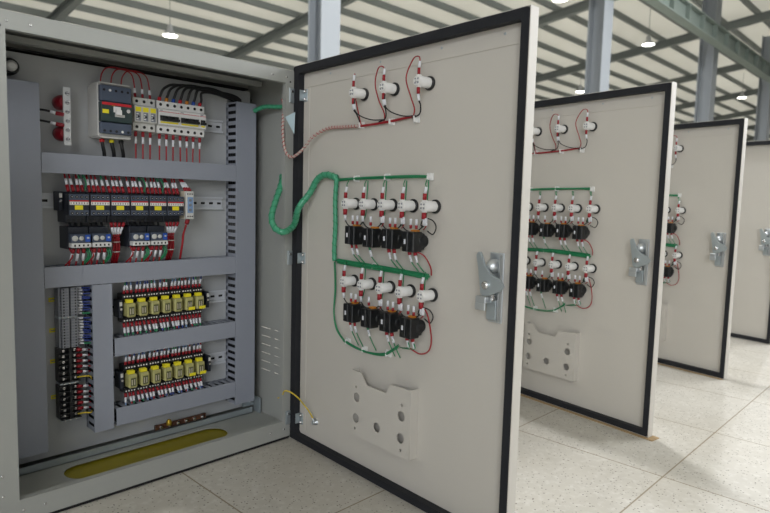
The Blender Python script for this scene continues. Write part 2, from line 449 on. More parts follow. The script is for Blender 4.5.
# ------------------------------------------------------------------ wiring ducts (slotted trunking)
def duct(x0, x1, z0, z1, label, yf=.150, vertical=False, cap=True):
    root = thing('wiring_duct', label, 'cable duct', (x0, PY, z0), 0, 'slotted wiring ducts on the mounting panel')
    w, h, dp = x1-x0, z1-z0, PY-yf-.0004
    b = MB(); c = MB(); t = .0016
    b.box((0,-.0022,0),(w,-.0004,h), M_DUCT)
    pitch, fw = .0195, .0105
    L = h if vertical else w
    n = int(L/pitch)
    for k in range(n+1):
        a = k*pitch; e = min(a+fw, L)
        if e-a < .003: continue
        if vertical:
            b.box((0,-dp+.003,a),(t,-.0022,e), M_DUCT); b.box((w-t,-dp+.003,a),(w,-.0022,e), M_DUCT)
        else:
            b.box((a,-dp+.003,0),(e,-.0022,t), M_DUCT); b.box((a,-dp+.003,h-t),(e,-.0022,h), M_DUCT)
    for a0, a1 in ((.003,.010),):
        if vertical: b.box((0,-a1,0),(t,-a0,h), M_DUCT); b.box((w-t,-a1,0),(w,-a0,h), M_DUCT)
        else: b.box((0,-a1,0),(w,-a0,t), M_DUCT); b.box((0,-a1,h-t),(w,-a0,h), M_DUCT)
    b.build('channel', root)
    q = MB(); cs = [M_BLACKW]*6
    nn = 0; yy = -.009
    while yy > -dp+.012:
        cc = .008
        while cc < (w if vertical else h)-.006:
            if vertical: q.tube([(cc,yy,.004),(cc,yy,L-.004)], .0052, cs[nn%6], 6, 1)
            else: q.tube([(.004,yy,cc),(L-.004,yy,cc)], .0052, cs[nn%6], 6, 1)
            cc += .0108; nn += 1
        yy -= .0108
    q.build('cable_fill', root)['kind'] = 'stuff'
    e = .0012
    if vertical: c.box((-e,-dp,.0),(w+e,-dp+.0025,h), M_DUCT); c.box((-e,-dp+.0025,0),(-.0001,-dp+.0045,h), M_DUCT); c.box((w+.0001,-dp+.0025,0),(w+e,-dp+.0045,h), M_DUCT)
    else: c.box((0,-dp,-e),(w,-dp+.0025,h+e), M_DUCT); c.box((0,-dp+.0025,-e),(w,-dp+.0045,-.0001), M_DUCT); c.box((0,-dp+.0025,h+.0001),(w,-dp+.0045,h+e), M_DUCT)
    c.build('cover', root, bevel=.0008)
    return root
duct(.062,.1480,.066,.898,'wide vertical grey wiring duct at the far left of the open cabinet', vertical=True)
duct(.6445,.7060,.062,.924,'tall vertical grey wiring duct at the right side of the open cabinet', vertical=True)
duct(.1500,.6425,.7055,.7480,'horizontal grey wiring duct under the white circuit breakers')
duct(.1500,.6425,.4470,.4920,'horizontal grey wiring duct below the contactor row')
duct(.2535,.2975,.083,.4445,'short vertical grey wiring duct between terminal blocks and relays', vertical=True)
duct(.3030,.6425,.2640,.3070,'horizontal grey wiring duct between the two relay rows')
duct(.3050,.6425,.0880,.1300,'lowest horizontal grey wiring duct, under the lower relay row')

# ------------------------------------------------------------------ DIN rails
def din(x0, x1, z, label, vertical=False):
    r = MB(); y1 = PY-.0004
    def bx(a, b_):
        if vertical: r.box((z+a[0]-0, a[1], b_[0]), (z+a[2], a[3], b_[1]), M_RAIL)
        else: r.box((b_[0], a[1], z+a[0]), (b_[1], a[3], z+a[2]), M_RAIL)
    bx((-.0175,y1-.0085,-.0125,y1-.0070),(x0,x1)); bx((.0125,y1-.0085,.0175,y1-.0070),(x0,x1))
    bx((-.0135,y1-.0072,-.0120,y1),(x0,x1)); bx((.0120,y1-.0072,.0135,y1),(x0,x1))
    bx((-.0120,y1-.0014,.0120,y1),(x0,x1))
    if not vertical:
        x = x0+.012
        while x < x1-.01:
            r.box((x,y1-.0017,z-.003),(x+.012,y1-.0015,z+.003), M_DARK); x += .025
    o = r.build('din_rail'); tag(o, label, 'mounting rail', 'metal mounting rails behind the devices'); return o
din(.300,.630,.8555,'steel mounting rail carrying the white circuit breakers')
din(.153,.630,.6420,'steel mounting rail carrying the contactor row')
din(.308,.640,.3770,'steel mounting rail carrying the upper relay row')
din(.308,.640,.1960,'steel mounting rail carrying the lower relay row')
din(.125,.442,.2040,'vertical steel mounting rail carrying the terminal blocks', vertical=True)

# ------------------------------------------------------------------ moulded case breaker
def text_mesh(txt, size, m, name, parent, loc, rot=(PI/2,0,0)):
    cu = bpy.data.curves.new(name, 'FONT'); cu.body = txt; cu.size = size; cu.extrude = .0001; cu.align_x = 'LEFT'
    t = bpy.data.objects.new(name+'_tmp', cu); COL.objects.link(t)
    dg = bpy.context.evaluated_depsgraph_get(); dg.update()
    me = bpy.data.meshes.new_from_object(t.evaluated_get(dg)); bpy.data.objects.remove(t); bpy.data.curves.remove(cu)
    me.materials.clear(); me.materials.append(m)
    o = bpy.data.objects.new(name, me); COL.objects.link(o); o.parent = parent; o.location = loc; o.rotation_euler = rot
    return o

r = thing('power_breaker', 'large slate grey moulded-case main breaker left of the white breakers', 'circuit breaker', (.2700,PY,.7915))
b = MB(); b.box((0,-.060,.004),(.0765,-.0004,.125), M_OFFW, .001); b.build('case', r)
b = MB(); b.box((.002,-.073,.084),(.0745,-.0602,.1215), M_SLATE, .002); b.build('terminal_cover', r)
b = MB(); b.box((.002,-.073,.010),(.0745,-.0602,.0365), M_SLATE, .002); b.build('terminal_cover', r)
b = MB(); b.box((.002,-.077,.0375),(.0745,-.0602,.083), M_DGREEN, .0015); b.box((.004,-.0776,.0755),(.0725,-.0771,.0815), M_REDL)
b.build('front_plate', r)
b = MB(); b.box((.030,-.0776,.0600),(.047,-.0771,.0735), M_WHITE); b.box((.033,-.0776,.0500),(.056,-.0771,.0560), M_OFFW)
b.box((.026,-.0776,.0740),(.034,-.0772,.0770), M_ORANGE); b.lathe((.065,-.0771,.066), FACE, [(0,.0045),(.0006,.0045)], M_OFFW, 14)
b.build('nameplate', r)
b = MB(); b.box((.033,-.087,.054),(.046,-.0778,.066), M_WHITE, .001); b.build('toggle', r)
b = MB(); b.box((.005,-.0779,.0560),(.019,-.0771,.0650), M_YELL); b.build('yellow_tag', r)
for zz in (.110,.0165):
    for k in range(5):
        b = MB(); b.lathe((.0105+k*.0138,-.0730,zz), FACE, [(0,.0030),(.0008,.0030)], M_WHITE if (k==1 and zz>.1) or (k==3 and zz<.1) else M_DARK, 10)
        b.build('cover_screw', r)
b = MB()
b.box((.002,-.066,.1252),(.0745,-.010,.1285), M_OFFW, .0005); b.build('end_lip', r)
b = MB(); b.box((.002,-.066,.0005),(.0745,-.010,.0037), M_OFFW, .0005); b.build('end_lip', r)

# ------------------------------------------------------------------ white modular breakers
def mcb(poles, black_bar=True, name='circuit_breaker', switch=False):
    r = thing(name, 'x', 'circuit breaker', (0,0,-5)); w = .0186*poles-.0004
    b = MB()
    pr = [(-.0004,.004),(-.050,.004),(-.050,.022),(-.060,.025),(-.060,.062),(-.050,.066),(-.050,.084),(-.0004,.084)]
    b.prismx(pr, 0, w, M_WHITE if not switch else M_OFFW)
    b.build('case', r, bevel=.0005)
    for k in range(poles):
        x = .0186*(k+.5)
        for z in (.013,.075):
            s = MB(); s.lathe((x,-.0500,z), FACE, [(0,.0038),(.0006,.0038)], M_DARK, 12); s.build('terminal_screw', r)
    if switch:
        for k in range(poles):
            x = .0186*k
            q = MB(); q.box((x+.002,-.0608,.0490),(x+.0158,-.0601,.0600), M_YELL); q.build('yellow_tag', r)
            q = MB(); q.box((x+.003,-.0606,.0270),(x+.0148,-.0601,.0475), M_LABELG)
            for dz in (.030,.036,.042): q.box((x+.004,-.0608,dz),(x+.009,-.0606,dz+.0025), M_WHITE)
            q.lathe((x+.009,-.0606,.037), FACE, [(0,.0025),(.001,.0025)], M_DARK, 10)
            q.build('print_panel', r)
    else:
        q = MB(); q.box((.0005,-.0605,.0560),(w-.0005,-.0601,.0572), M_REDL)
        q.box((.002,-.0605,.0585),(.010,-.0601,.0605), M_LABELG); q.build('red_line', r)
        q = MB()
        q.box((.003,-.0610,.034),(w-.003,-.0601,.047), M_DARK)
        q.box((.0035,-.070,.0345),(w-.0035,-.0611,.0405), M_BLACK, .0008)
        for k in range(poles): q.box((.0186*k+.0050,-.0665,.0405),(.0186*k+.0128,-.0611,.0465), M_BLACK, .0006)
        q.build('toggle', r)
        q = MB(); q.box((.004,-.0606,.0285),(w-.004,-.0601,.0325), M_YELL); q.build('yellow_strip', r)
    return r
m1 = mcb(1, switch=True, name='fuse_switch')
for k, nm in enumerate(('left','middle','right')):
    place(m1, T(.3575+k*.0186, PY, .8140), '%s one of three narrow white modules with yellow labels beside the main breaker' % nm, 'narrow white modules beside the main breaker')
m3 = mcb(3)
place(m3, T(.4185,PY,.8135), 'left three-pole white circuit breaker with black toggle bar', 'white circuit breakers with black toggles')
place(m3, T(.4185+.0558,PY,.8135), 'middle three-pole white circuit breaker, beside the single-pole one', 'white circuit breakers with black toggles')
mm = mcb(1); place(mm, T(.4185+.1116,PY,.8135), 'single-pole white circuit breaker at the right end of the row', 'white circuit breakers with black toggles')

# ------------------------------------------------------------------ neutral bar on red stand-offs
r = thing('neutral_bar', 'silver vertical bus bar with screws on two red stand-off insulators', 'bus bar', (.2110,PY,.769))
b = MB(); b.box((-.0078,-.040,0),(.0078,-.0345,.131), M_BUS, .0006); b.build('bar', r)
for z in (.028,.098):
    b = MB(); b.lathe((-.003,-.0004,z), FACE, [(0,.0165),(.010,.0175),(.024,.0165),(.0340,.011)], M_INSUL, 20); b.build('insulator', r)
for k in range(6):
    b = MB(); z = .014+k*.0205; b.lathe((0,-.0400,z), FACE, [(0,.0048),(.0035,.0044),(.0042,.0038)], M_SCREW, 12)
    b.box((-.0035,-.0446,z-.0006),(.0035,-.0442,z+.0006), M_DARK); b.build('screw', r)

# ------------------------------------------------------------------ contactors
def contactor():
    r = thing('contactor', 'x', 'contactor', (0,0,-5)); w = .0455
    b = MB(); b.box((0,-.052,-.043),(w,-.0004,.028), M_SLATE2, .001)
    for k in range(4): b.box((.003+k*.0108,-.0530,-.043),(.0105+k*.0108,-.0522,-.0345), M_BLACK)
    b.build('base', r)
    b = MB(); b.box((.0005,-.076,-.026),(w-.0005,-.0522,.023), M_SLATE2, .0015)
    b.box((.0015,-.0768,.0095),(w-.0015,-.0761,.0225), M_SLATE, .0003); b.box((.0015,-.0768,-.0255),(w-.0015,-.0761,-.0135), M_SLATE, .0003)
    b.build('front_block', r)
    for k in range(4):
        x = .0070+k*.0106
        for z in (.0165,-.0205):
            b = MB(); b.lathe((x,-.0768,z), FACE, [(0,.0033),(.0005,.0033)], M_DARK, 10); b.box((x-.0010,-.0775,z-.0006),(x+.0018,-.0773,z+.0006), M_OFFW); b.build('terminal_screw', r)
    b = MB(); b.box((.002,-.0766,.0060),(w-.002,-.0762,.0090), M_REDL)
    b.box((.002,-.0766,-.0015),(w-.002,-.0762,.0058), M_WHITE)
    for k in range(7): b.box((.0045+k*.0058,-.0768,.0000),(.0058+k*.0058,-.0767,.0045), M_BLACK)
    b.build('print_strip', r)
    b = MB(); b.box((.0130,-.0772,-.0125),(.0305,-.0763,-.0025), M_YELL); b.build('yellow_tag', r)
    return r
ct = contactor(); CX = [.1975+.0467*k for k in range(6)]
CZ = .636
CN = ['leftmost','second from left','third from left','fourth from left','fifth from left','rightmost']
for k, x in enumerate(CX):
    place(ct, T(x,PY,CZ), '%s dark contactor with yellow label in the row of six' % CN[k], 'dark contactors in one row')
def overload():
    r = thing('overload_relay', 'x', 'overload relay', (0,0,-5)); w = .0435
    b = MB(); b.box((0,-.058,-.002),(w,-.0004,.050), M_SLATE2, .001); b.build('base', r)
    b = MB(); b.box((.0005,-.076,.014),(w-.0005,-.0582,.034), M_SLATE, .0012); b.build('face', r)
    b = MB(); b.box((.0005,-.079,.0030),(w-.0005,-.0582,.0136), M_WHITE, .0012)
    for k in range(4): b.box((.0055+k*.0095,-.0796,.0060),(.0090+k*.0095,-.0791,.0105), M_DARK)
    b.build('terminal_row', r)
    b = MB(); b.lathe((.0085,-.0761,.0245), FACE, [(0,.0066),(.002,.0064),(.0024,.0030)], M_OFFW, 18); b.build('dial', r)
    b = MB(); b.lathe((.0225,-.0761,.0245), FACE, [(0,.0050),(.002,.0048),(.0024,.0022)], M_OFFW, 18); b.build('dial', r)
    b = MB(); b.box((.0305,-.0790,.0160),(.0415,-.0762,.0325), M_BLUE, .0008); b.box((.0335,-.0797,.0235),(.0385,-.0791,.0275), M_OFFW); b.build('blue_button', r)
    b = MB()
    for k in range(3): b.cyl((.009+k*.0125,-.045,.0505),(.009+k*.0125,-.040,.0605), .0026, M_BLACK)
    b.build('link_pin', r)
    return r
ov = overload()
for k, nm in ((0,'leftmost'),(1,'second from left'),(3,'third from left'),(4,'rightmost')):
    place(ov, T(CX[k]+.0035,PY,.5395-.006), '%s overload relay with blue button, below a contactor' % nm, 'overload relays with blue buttons')
r = thing('timer_module', 'slim beige monitoring module at the right end of the contactor row', 'relay module', (.4800,PY,.601))
b = MB(); b.box((0,-.068,0),(.0235,-.0004,.072), M_BEIGE, .001); b.build('case', r)
b = MB(); b.box((.0010,-.0786,.0),(.0225,-.0682,.072), M_OFFW, .001); b.build('front', r)
b = MB(); b.box((.0045,-.0792,.016),(.0200,-.0787,.057), M_PALEB)
for k in range(3): b.lathe((.012,-.0792,.024+k*.0125), FACE, [(0,.0038),(.0012,.0036)], M_LABELG, 12)
b.build('dial_panel', r)
for z in (.007,.065):
    for k in range(3): b = MB(); b.lathe((.0055+k*.006,-.0786,z), FACE, [(0,.0018),(.0006,.0018)], M_DARK, 8); b.build('terminal_screw', r)

def clamp():
    r = thing('end_clamp', 'x', 'end clamp', (0,0,-5)); b = MB()
    b.box((0,-.045,-.022),(.0085,-.0090,.022), M_SLATE2, .001); b.build('body', r)
    b = MB(); b.lathe((.0043,-.045,.0), FACE, [(0,.003),(.002,.003)], M_SCREW, 10); b.box((.001,-.0455,.008),(.0075,-.0451,.018), M_OFFW); b.build('screw', r); return r
ec = clamp()
for (x, z, l) in ((.1870,.642,'grey end clamp left of the contactor row'),(.3195,.377,'grey end clamp left of the upper relay row'),(.5575,.377,'grey end clamp right of the upper relay row'),
                  (.3195,.196,'grey end clamp left of the lower relay row'),(.5625,.196,'grey end clamp right of the lower relay row')):
    place(ec, T(x,PY,z), l, 'grey rail end clamps')

# ------------------------------------------------------------------ plug-in relays
def relay(stick):
    r = thing('relay', 'x', 'relay', (0,0,-5)); w = .0300
    b = MB(); b.box((0,-.030,-.036),(w,-.0090,.036), M_BLACK, .001); b.box((0,-.042,.0225),(w,-.0302,.036), M_BLACK, .001); b.box((0,-.040,-.036),(w,-.0302,-.0245), M_BLACK, .001)
    b.build('socket', r)
    for k in range(4):
        for y_, z_ in ((-.0420,.0300),(-.0400,-.0310)):
            b = MB(); b.lathe((.0045+k*.007,y_,z_), FACE, [(0,.0020),(.0006,.0020)], M_WHITE, 8); b.build('terminal_screw', r)
    b = MB(); b.box((.0040,-.060,-.0205),(w-.0040,-.0304,.0150), M_RELAY, .003); b.build('cover', r)
    b = MB(); b.box((.008,-.0608,-.0150),(w-.009,-.0601,.0060), M_RCOIL)
    for k in range(2): b.box((.010+k*.0060,-.0611,-.012),(.0125+k*.0060,-.0609,.002), M_BEIGE)
    b.build('print', r)
    b = MB(); b.box((.0045,-.0560,.0155),(w-.0095,-.0440,.0240), M_YELL, .0005); b.build('yellow_tag', r)
    if stick: b = MB(); b.box((.010,-.0622,-.0190),(w-.002,-.0612,-.0110), M_YELL); b.build('yellow_sticker', r)
    return r
ra, rb = relay(False), relay(True)
RX = [.3295+.0312*k for k in range(7)]
for row, (z, nm) in enumerate(((.377,'upper'),(.196,'lower'))):
    for k, x in enumerate(RX):
        on = ('leftmost','second','third','fourth','fifth','sixth','rightmost')[k]
        lab = '%s amber plug-in relay%s in the %s relay row' % (on, '' if k in (0,6) else ' from the left', nm)
        if k == 6: lab = 'rightmost amber relay, two yellow labels, in the %s relay row' % nm
        place(rb if k > 4 else ra, T(x+(.002 if row else 0),PY,z), lab, 'amber relays in the %s row' % nm)

# ------------------------------------------------------------------ terminal blocks
def term_grey():
    r = thing('terminal_block', 'x', 'terminal block', (0,0,-5)); b = MB(); h = .0066
    b.prism([(-.020,0),(.0215,0),(.0215,h),(-.020,h)], -.036, -.0090, M_TERM)
    b.prism([(-.0165,.0002),(-.001,.0002),(-.001,h-.0002),(-.0165,h-.0002)], -.047, -.0362, M_TERM)
    b.prism([(.0035,.0002),(.0175,.0002),(.0175,h-.0002),(.0035,h-.0002)], -.047, -.0362, M_TERM)
    b.build('body', r)
    b = MB()
    for x in (-.0120,-.005,.0075,.0135): b.lathe((x,-.0470,h/2), FACE, [(0,.0018),(.0006,.0018)], M_DARK if x in (-.0120,.0135) else M_LABELG, 8)
    b.build('terminal_screw', r); return r
def term_black():
    r = thing('barrier_terminal', 'x', 'terminal block', (0,0,-5)); b = MB(); h = .0132
    b.box((-.022,-.034,0),(.0225,-.0090,h), M_BLACK); b.box((-.022,-.047,0),(.0225,-.0342,.0022), M_BLACK); b.box((-.003,-.047,.0024),(.003,-.0342,h), M_BLACK)
    b.build('body', r)
    b = MB()
    for x in (-.0125,.0125):
        b.lathe((x,-.0342,.0077), FACE, [(0,.0032),(.004,.0030)], M_SCREW, 10); b.box((x-.0028,-.0386,.0072),(x+.0028,-.0383,.0082), M_DARK)
    b.build('terminal_screw', r); return r
tg, tb = term_grey(), term_black(); TX = .2040
gz = []
for s, (zt, n, nm) in enumerate(((.4415,10,'upper'),(.3680,10,'lower'))):
    for k in range(n):
        z = zt-(k+1)*.0068; gz.append((z+.0033, s, k))
        place(tg, T(TX,PY,z), '%s slim grey terminal block from top of the %s grey stack' % (ORD[k], nm), 'pale grey terminal blocks')
bz = []
for s, (zt, n, nm) in enumerate(((.2975,6,'upper'),(.2080,6,'lower'))):
    for k in range(n):
        z = zt-(k+1)*.0134; bz.append((z+.0075, s, k))
        place(tb, T(TX,PY,z), '%s black barrier terminal from the top of the %s black stack' % (ORD[k], nm), 'black barrier terminals with steel screws')
def sep(z, label):
    r = thing('rail_stop', label, 'end clamp', (TX,PY,z), 0, 'metal end stops between terminal stacks')
    b = MB(); b.box((-.020,-.036,0),(.0205,-.0090,.0050), M_GALV, .0005); b.build('body', r)
    b = MB()
    for x in (-.012,.0,.012): b.lathe((x,-.036,.0025), FACE, [(0,.0020),(.003,.0018)], M_SCREW, 8)
    b.build('screw', r)
sep(.3681,'metal end stop between the two grey terminal stacks'); sep(.2095,'metal end stop between the two black terminal stacks'); sep(.1215,'metal end stop under the lowest black terminal')
for z, nm in ((.4095,'beside the upper grey terminal stack'),(.3365,'beside the lower grey terminal stack'),(.2620,'beside the upper black terminal stack'),(.1750,'beside the lower black terminal stack')):
    b = MB(); b.box((.1740,PY-.0010,z-.0050),(.1900,PY-.0001,z+.0050), M_YELL); b.box((.1765,PY-.0012,z-.0012),(.1875,PY-.0011,z+.0010), M_LABELG)
    tag(b.build('label_sticker'), 'small yellow sticker on the panel %s' % nm, 'sticker', 'yellow stickers left of the terminal blocks')

# ------------------------------------------------------------------ copper earth bar
r = thing('earth_bar', 'brown copper earth bar with screws under the lowest duct', 'earth bar', (.4150,PY-.024,.0440))
b = MB(); b.box((0,-.008,-.006),(.1480,-.003,.008), M_COPPER, .0006); b.build('bar', r)
for k in range(6):
    b = MB(); b.lathe((.015+k*.024,-.0080,.001), FACE, [(0,.0050),(.004,.0048),(.006,.0030)], M_SCREW, 10); b.build('bolt', r)
b = MB(); b.lathe((.035,-.0145,.004), (0,0,1), [(0,.007),(.008,.008),(.015,.004)], M_BRASS, 12); b.build('brass_clamp', r)
for x in (.006,.142):
    b = MB(); b.box((x-.004,-.0028,-.005),(x+.004,.0,.006), M_BLACK); b.box((x-.004,.0,-.005),(x+.004,.0035,.006), M_BLACK); b.build('bracket', r)

# ------------------------------------------------------------------ wires
REST = MB()
def wire(pts, r, m, label, group, sleeves=(), name='wire', mw=None, n=6, sub=5):
    """a wire and its marker sleeves: sleeves = (a, b, radius, material, part name)"""
    if mw is not None and mw[0][3] > 1.0:      # smallest wires, on the farther doors
        REST.tube([mw @ Vector(p) for p in pts], r, m, 5, 4)
        for a, c, rr, mm_, nm in sleeves: REST.tube([mw @ Vector(a), mw @ Vector(c)], rr, mm_, 7, 1)
        return None
    root = thing(name, label, 'wire', (0,0,0), 0, group, mw=mw)
    b = MB(); b.tube(pts, r, m, n, sub); b.build('conductor', root)
    for a, c, rr, mm_, nm in sleeves:
        q = MB(); q.tube([a, c], rr, mm_, 8, 1); q.build(nm, root)
    return root
def lerp(a, b, t): return tuple(a[i]+(b[i]-a[i])*t for i in range(3))
def fwire(a, b, m, r=.0013, red=.28, mark=.36, label='', group='', rm=None, flip=False, mm_=None):
    """straight-ish device wire: red ferrule sleeve at the device end a, then a white marker, then wire to b"""
    mid = lerp(a, b, red+mark)
    return wire([a, mid, lerp(mid, b, .6), b], r, m, label, group,
        [(a, lerp(a, b, red), r*2.0, rm or M_REDS, 'red_sleeve'), (lerp(a, b, red+.01), mid, r*1.7, mm_ or M_MARK, 'marker_sleeve')])
rnd = random.uniform
# contactor tops
for k, x in enumerate(CX):
    for j in range(4):
        xx = x+.0065+j*.0108; col = M_GREEN if (j == 3 and k in (0,1,3,4)) else M_RED
        fwire((xx,.150,.6645),(xx+rnd(-.004,.004),.170,.7040), col, .0019, .36, .36,
              'short red wire with white marker between a contactor and the duct above it', 'marked wires above the contactors')
    if k in (0,3,4):
        xx = x+.040; wire([(xx,.146,.668),(xx+.003,.143,.685),(xx+.001,.160,.704)], .0014, M_GREEN, 'thin green wire rising from a contactor into the duct above', 'green wires above the contactors')
# contactor bottoms with no overload: wires gathered into a red bundle
for k in (2,5):
    x = CX[k]+.023
    for j in range(4):
        xx = x-.016+j*.0105
        fwire((xx,.150,.5925),(x-.006+j*.004,.160,.558), M_RED, .0018, .3, .5, 'marked red wire fanning down from a contactor into a red bundle', 'marked wires under the contactors')
    r = thing('wire_bundle', 'thick tied bundle of red wires dropping from the %s contactor' % ('third' if k == 2 else 'rightmost'), 'wire bundle', (x,.170,.495), 0, 'tied red wire bundles')
    b = MB()
    for j in range(5): b.tube([(-.007+j*.0035,-.008+(j%2)*.002,.062),(-.0062+j*.0034,-.0085+(j%2)*.003,.03),(-.0068+j*.0030,.004+(j%2)*.003,-.002)], .0023, M_RED, 6, 4)
    b.build('wires', r)
    for z in (.050,.026):
        b = MB(); b.lathe((0,-.0075,z), (0,0,1), [(-.0008,.0108),(.0008,.0108)], M_OFFW, 14); b.build('cable_tie', r)
# below overloads
for k in (0,1,3,4):
    for j in range(3):
        xx = CX[k]+.012+j*.0110
        fwire((xx,.140,.5330),(xx+(-.004,0,.004)[j]+rnd(-.002,.002),.158,.4935), M_RED, .0020, .24, .46, 'red wire with white marker dropping from an overload relay into the duct', 'marked wires under the overload relays')
    for dx, c in ((.006,M_RED),(.041,M_GREEN),(.046,M_GREEN)):
        xx = CX[k]+dx; wire([(xx,.150,.534),(xx+.004,.144,.515),(xx-.006,.162,.4935)], .0019, c, 'unmarked wire curving from an overload relay into the duct below', 'plain wires under the overload relays')
# timer wires
for j in range(3):
    fwire((.485+j*.0065,.139,.6735),(.480+j*.004,.165,.7040), M_RED, .0019, .25, .45, 'marked red wire above the slim beige module', 'marked wires above the beige module')
fwire((.4915,.140,.6000),(.4890,.160,.560), M_RED, .0028, .3, .02, 'dark red double wire dropping from the beige module', 'wire under the beige module', )
wire([(.489,.160,.560),(.488,.165,.53),(.487,.175,.4935)], .0030, M_RED, 'dark red wire continuing down to the duct below the beige module', 'wire under the beige module')
# breakers: black feed cables sweeping to the right duct, coloured caps
capc = [M_REDL, M_ORANGE, M_BLUE, M_REDL, M_ORANGE, M_BLUE, M_REDL]
for k in range(7):
    x = .4185+.0186*(k+.5); z0 = .8985
    wire([(x,.165,z0),(x+.002,.163,z0+.012),(x+.015,.160,.933+.0018*k),(min(x+.060,.615),.166,.945+.002*(k%3)),(.640,.172,.934+.003*(k%4)),(.675,.180,.925+.003*(k%4))] if k < 6 else
         [(x,.165,z0),(x+.004,.163,z0+.015),(x+.008,.165,.935),(.600,.180,.940),(.665,.188,.928)], .0034, M_BLACKW,
         'black cable from white breakers to the right duct, %s from left' % ORD[k], 'black cables above the white breakers',
         [((x,.165,z0-.0005),(x+.0012,.1642,z0+.0085), .0048, capc[k], 'coloured_cap')], n=8, sub=6)
for k in range(10):
    x = .3668+.0186*k if k < 3 else .4185+.0186*(k-3+.5)
    z0 = .8165 if k < 3 else .8160
    fwire((x,.165,z0),(x+rnd(-.002,.002),.166,.7485), M_RED, .0019, .18, .26, 'thin red wire with white marker dropping from the white breakers', 'thin red wires under the white breakers')
for k in range(3):
    x = .2860+.0225*k
    wire([(x,.165,.7905),(x+.001,.163,.775),(x+.006,.168,.760),(x+.008,.172,.7485)], .0045, M_BLACKW, 'thick black cable under the main breaker, %s from the left' % ORD[k], 'black cables under the main breaker',
         [((x,.165,.7900),(x,.1645,.7830), .0060, (M_REDL,M_YELL,M_BLACK)[k], 'coloured_cap')], n=8)
for k in range(3):
    x = .2830+.024*k; x2 = .3668+.0186*k
    wire([(x,.160,.9205),(x+.002,.158,.940),(x+.014,.158,.9560),((x+x2)/2,.160,.9600),(x2-.012,.160,.952),(x2-.003,.162,.925),(x2,.165,.899)], .0016, M_RED,
         'thin red wire arching from the main breaker to the white modules, %s from left' % ORD[k], 'red wires arching over the main breaker',
         [((x2-.0022,.1630,.920),(x2-.0008,.1642,.909), .0030, M_MARK, 'marker_sleeve'),((x2-.0006,.1644,.9075),(x2,.165,.8985), .0030, M_REDS, 'red_sleeve')])
for k, z in enumerate((.839,.815)):
    wire([(.1495,.180,z+.006),(.170,.172,z+.004),(.186,.166,z)], .0026, M_BLACKW, '%s black wire from the left duct to the silver bus bar' % ('upper','lower')[k], 'wires to the silver bus bar',
         [((.176,.1695,z+.0025),(.186,.166,z), .0036, M_MARK, 'marker_sleeve'),((.1862,.166,z),(.2025,.164,z-.002), .0046, M_INSUL, 'red_boot')])
# relay wires
for row, z in enumerate((.377,.196)):
    for k, x0 in enumerate(RX):
        x0 += .002 if row else 0
        for j in range(3):
            x = x0+.0055+j*.0095
            up = (M_BLUEW, M_RED, M_PALEB, M_GREEN)[random.randrange(4)]
            top = (.4435 if row == 0 else .2605)
            fwire((x,.172,z+.0370),(x+rnd(-.004,.004),.168,top), up, .0017, .30, .42, 'short wire with white marker from the %s relay row up to the duct' % ('upper','lower')[row], 'marked wires above the %s relay row' % ('upper','lower')[row])
            x = x0+.0050+j*.0098; bot = (.3095 if row == 0 else .1325)
            c2 = (M_PALEB, M_BLUEW, M_RED, M_GREEN)[random.randrange(4)]
            fwire((x,.172,z-.0372),(x+rnd(-.005,.005),.160,bot), c2, .0018, .36, .44, 'short wire with white marker from the %s relay row down to the duct' % ('upper','lower')[row], 'marked wires under the %s relay row' % ('upper','lower')[row])
# terminal wires
for z, s, k in gz:
    c = M_GREEN if k == 9 else M_BLUEW
    a = (.2262,.178,z); e = (.2525,.166,z+rnd(-.004,.001))
    wire([a, lerp(a,e,.5), e], .0019, c, 'blue wire with white marker from a grey terminal to the duct', 'marked wires at the grey terminals',
         [(lerp(a,e,.02), lerp(a,e,.42+rnd(-.05,.08)), .0026, M_MARK, 'marker_sleeve')])
for z, s, k in bz:
    a = (.2200,.166,z)
    if k == 5:
        e = (.2520,.166,z-.010 if s == 0 else z)
        wire([a,(.232,.150,z+.004),(.244,.152,z+.001),e], .0018, M_YWIRE, '%s yellow wire from the black terminals to the duct' % ('upper','lower')[s], 'yellow wires at the black terminals'); continue
    e = (.2520,.172,z-.006)
    wire([a, lerp(a,e,.5), e], .0019, M_RED, 'red wire with white marker from a black terminal to the duct', 'marked wires at the black terminals',
         [(a, lerp(a,e,.36), .0042, M_REDS, 'red_sleeve'), (lerp(a,e,.38), lerp(a,e,.80), .0030, M_MARK, 'marker_sleeve')])

# ------------------------------------------------------------------ door devices
def lamp_proto():
    r = thing('indicator_lamp', 'x', 'indicator lamp', (0,0,-5)); b = MB()
    b.lathe((0,-.0003,0), FACE, [(0,.0140),(.0015,.0148),(.0045,.0148),(.0060,.0135),(.0065,.0118)], M_BLACK, 24); b.build('mounting_nut', r)
    b = MB(); b.lathe((0,-.0070,0), FACE, [(0,.0112),(.026,.0112),(.0262,.0106),(.0330,.0106),(.0345,.0098)], M_WHITE, 24); b.build('body', r)
    b = MB()
    for x, z in ((.004,.004),(-.004,.004),(.004,-.004),(-.004,-.004)): b.lathe((x,-.0416,z), FACE, [(0,.0021),(.0006,.0021)], M_LABELG, 8)
    b.box((-.003,-.0455,-.0018),(.003,-.0417,.0018), M_WHITE)
    for z in (.0085,-.0085): b.box((-.0035,-.0400,z-.0045),(.0035,-.0300,z+.0045), M_WHITE, .0006)
    b.build('terminal_end', r); return r
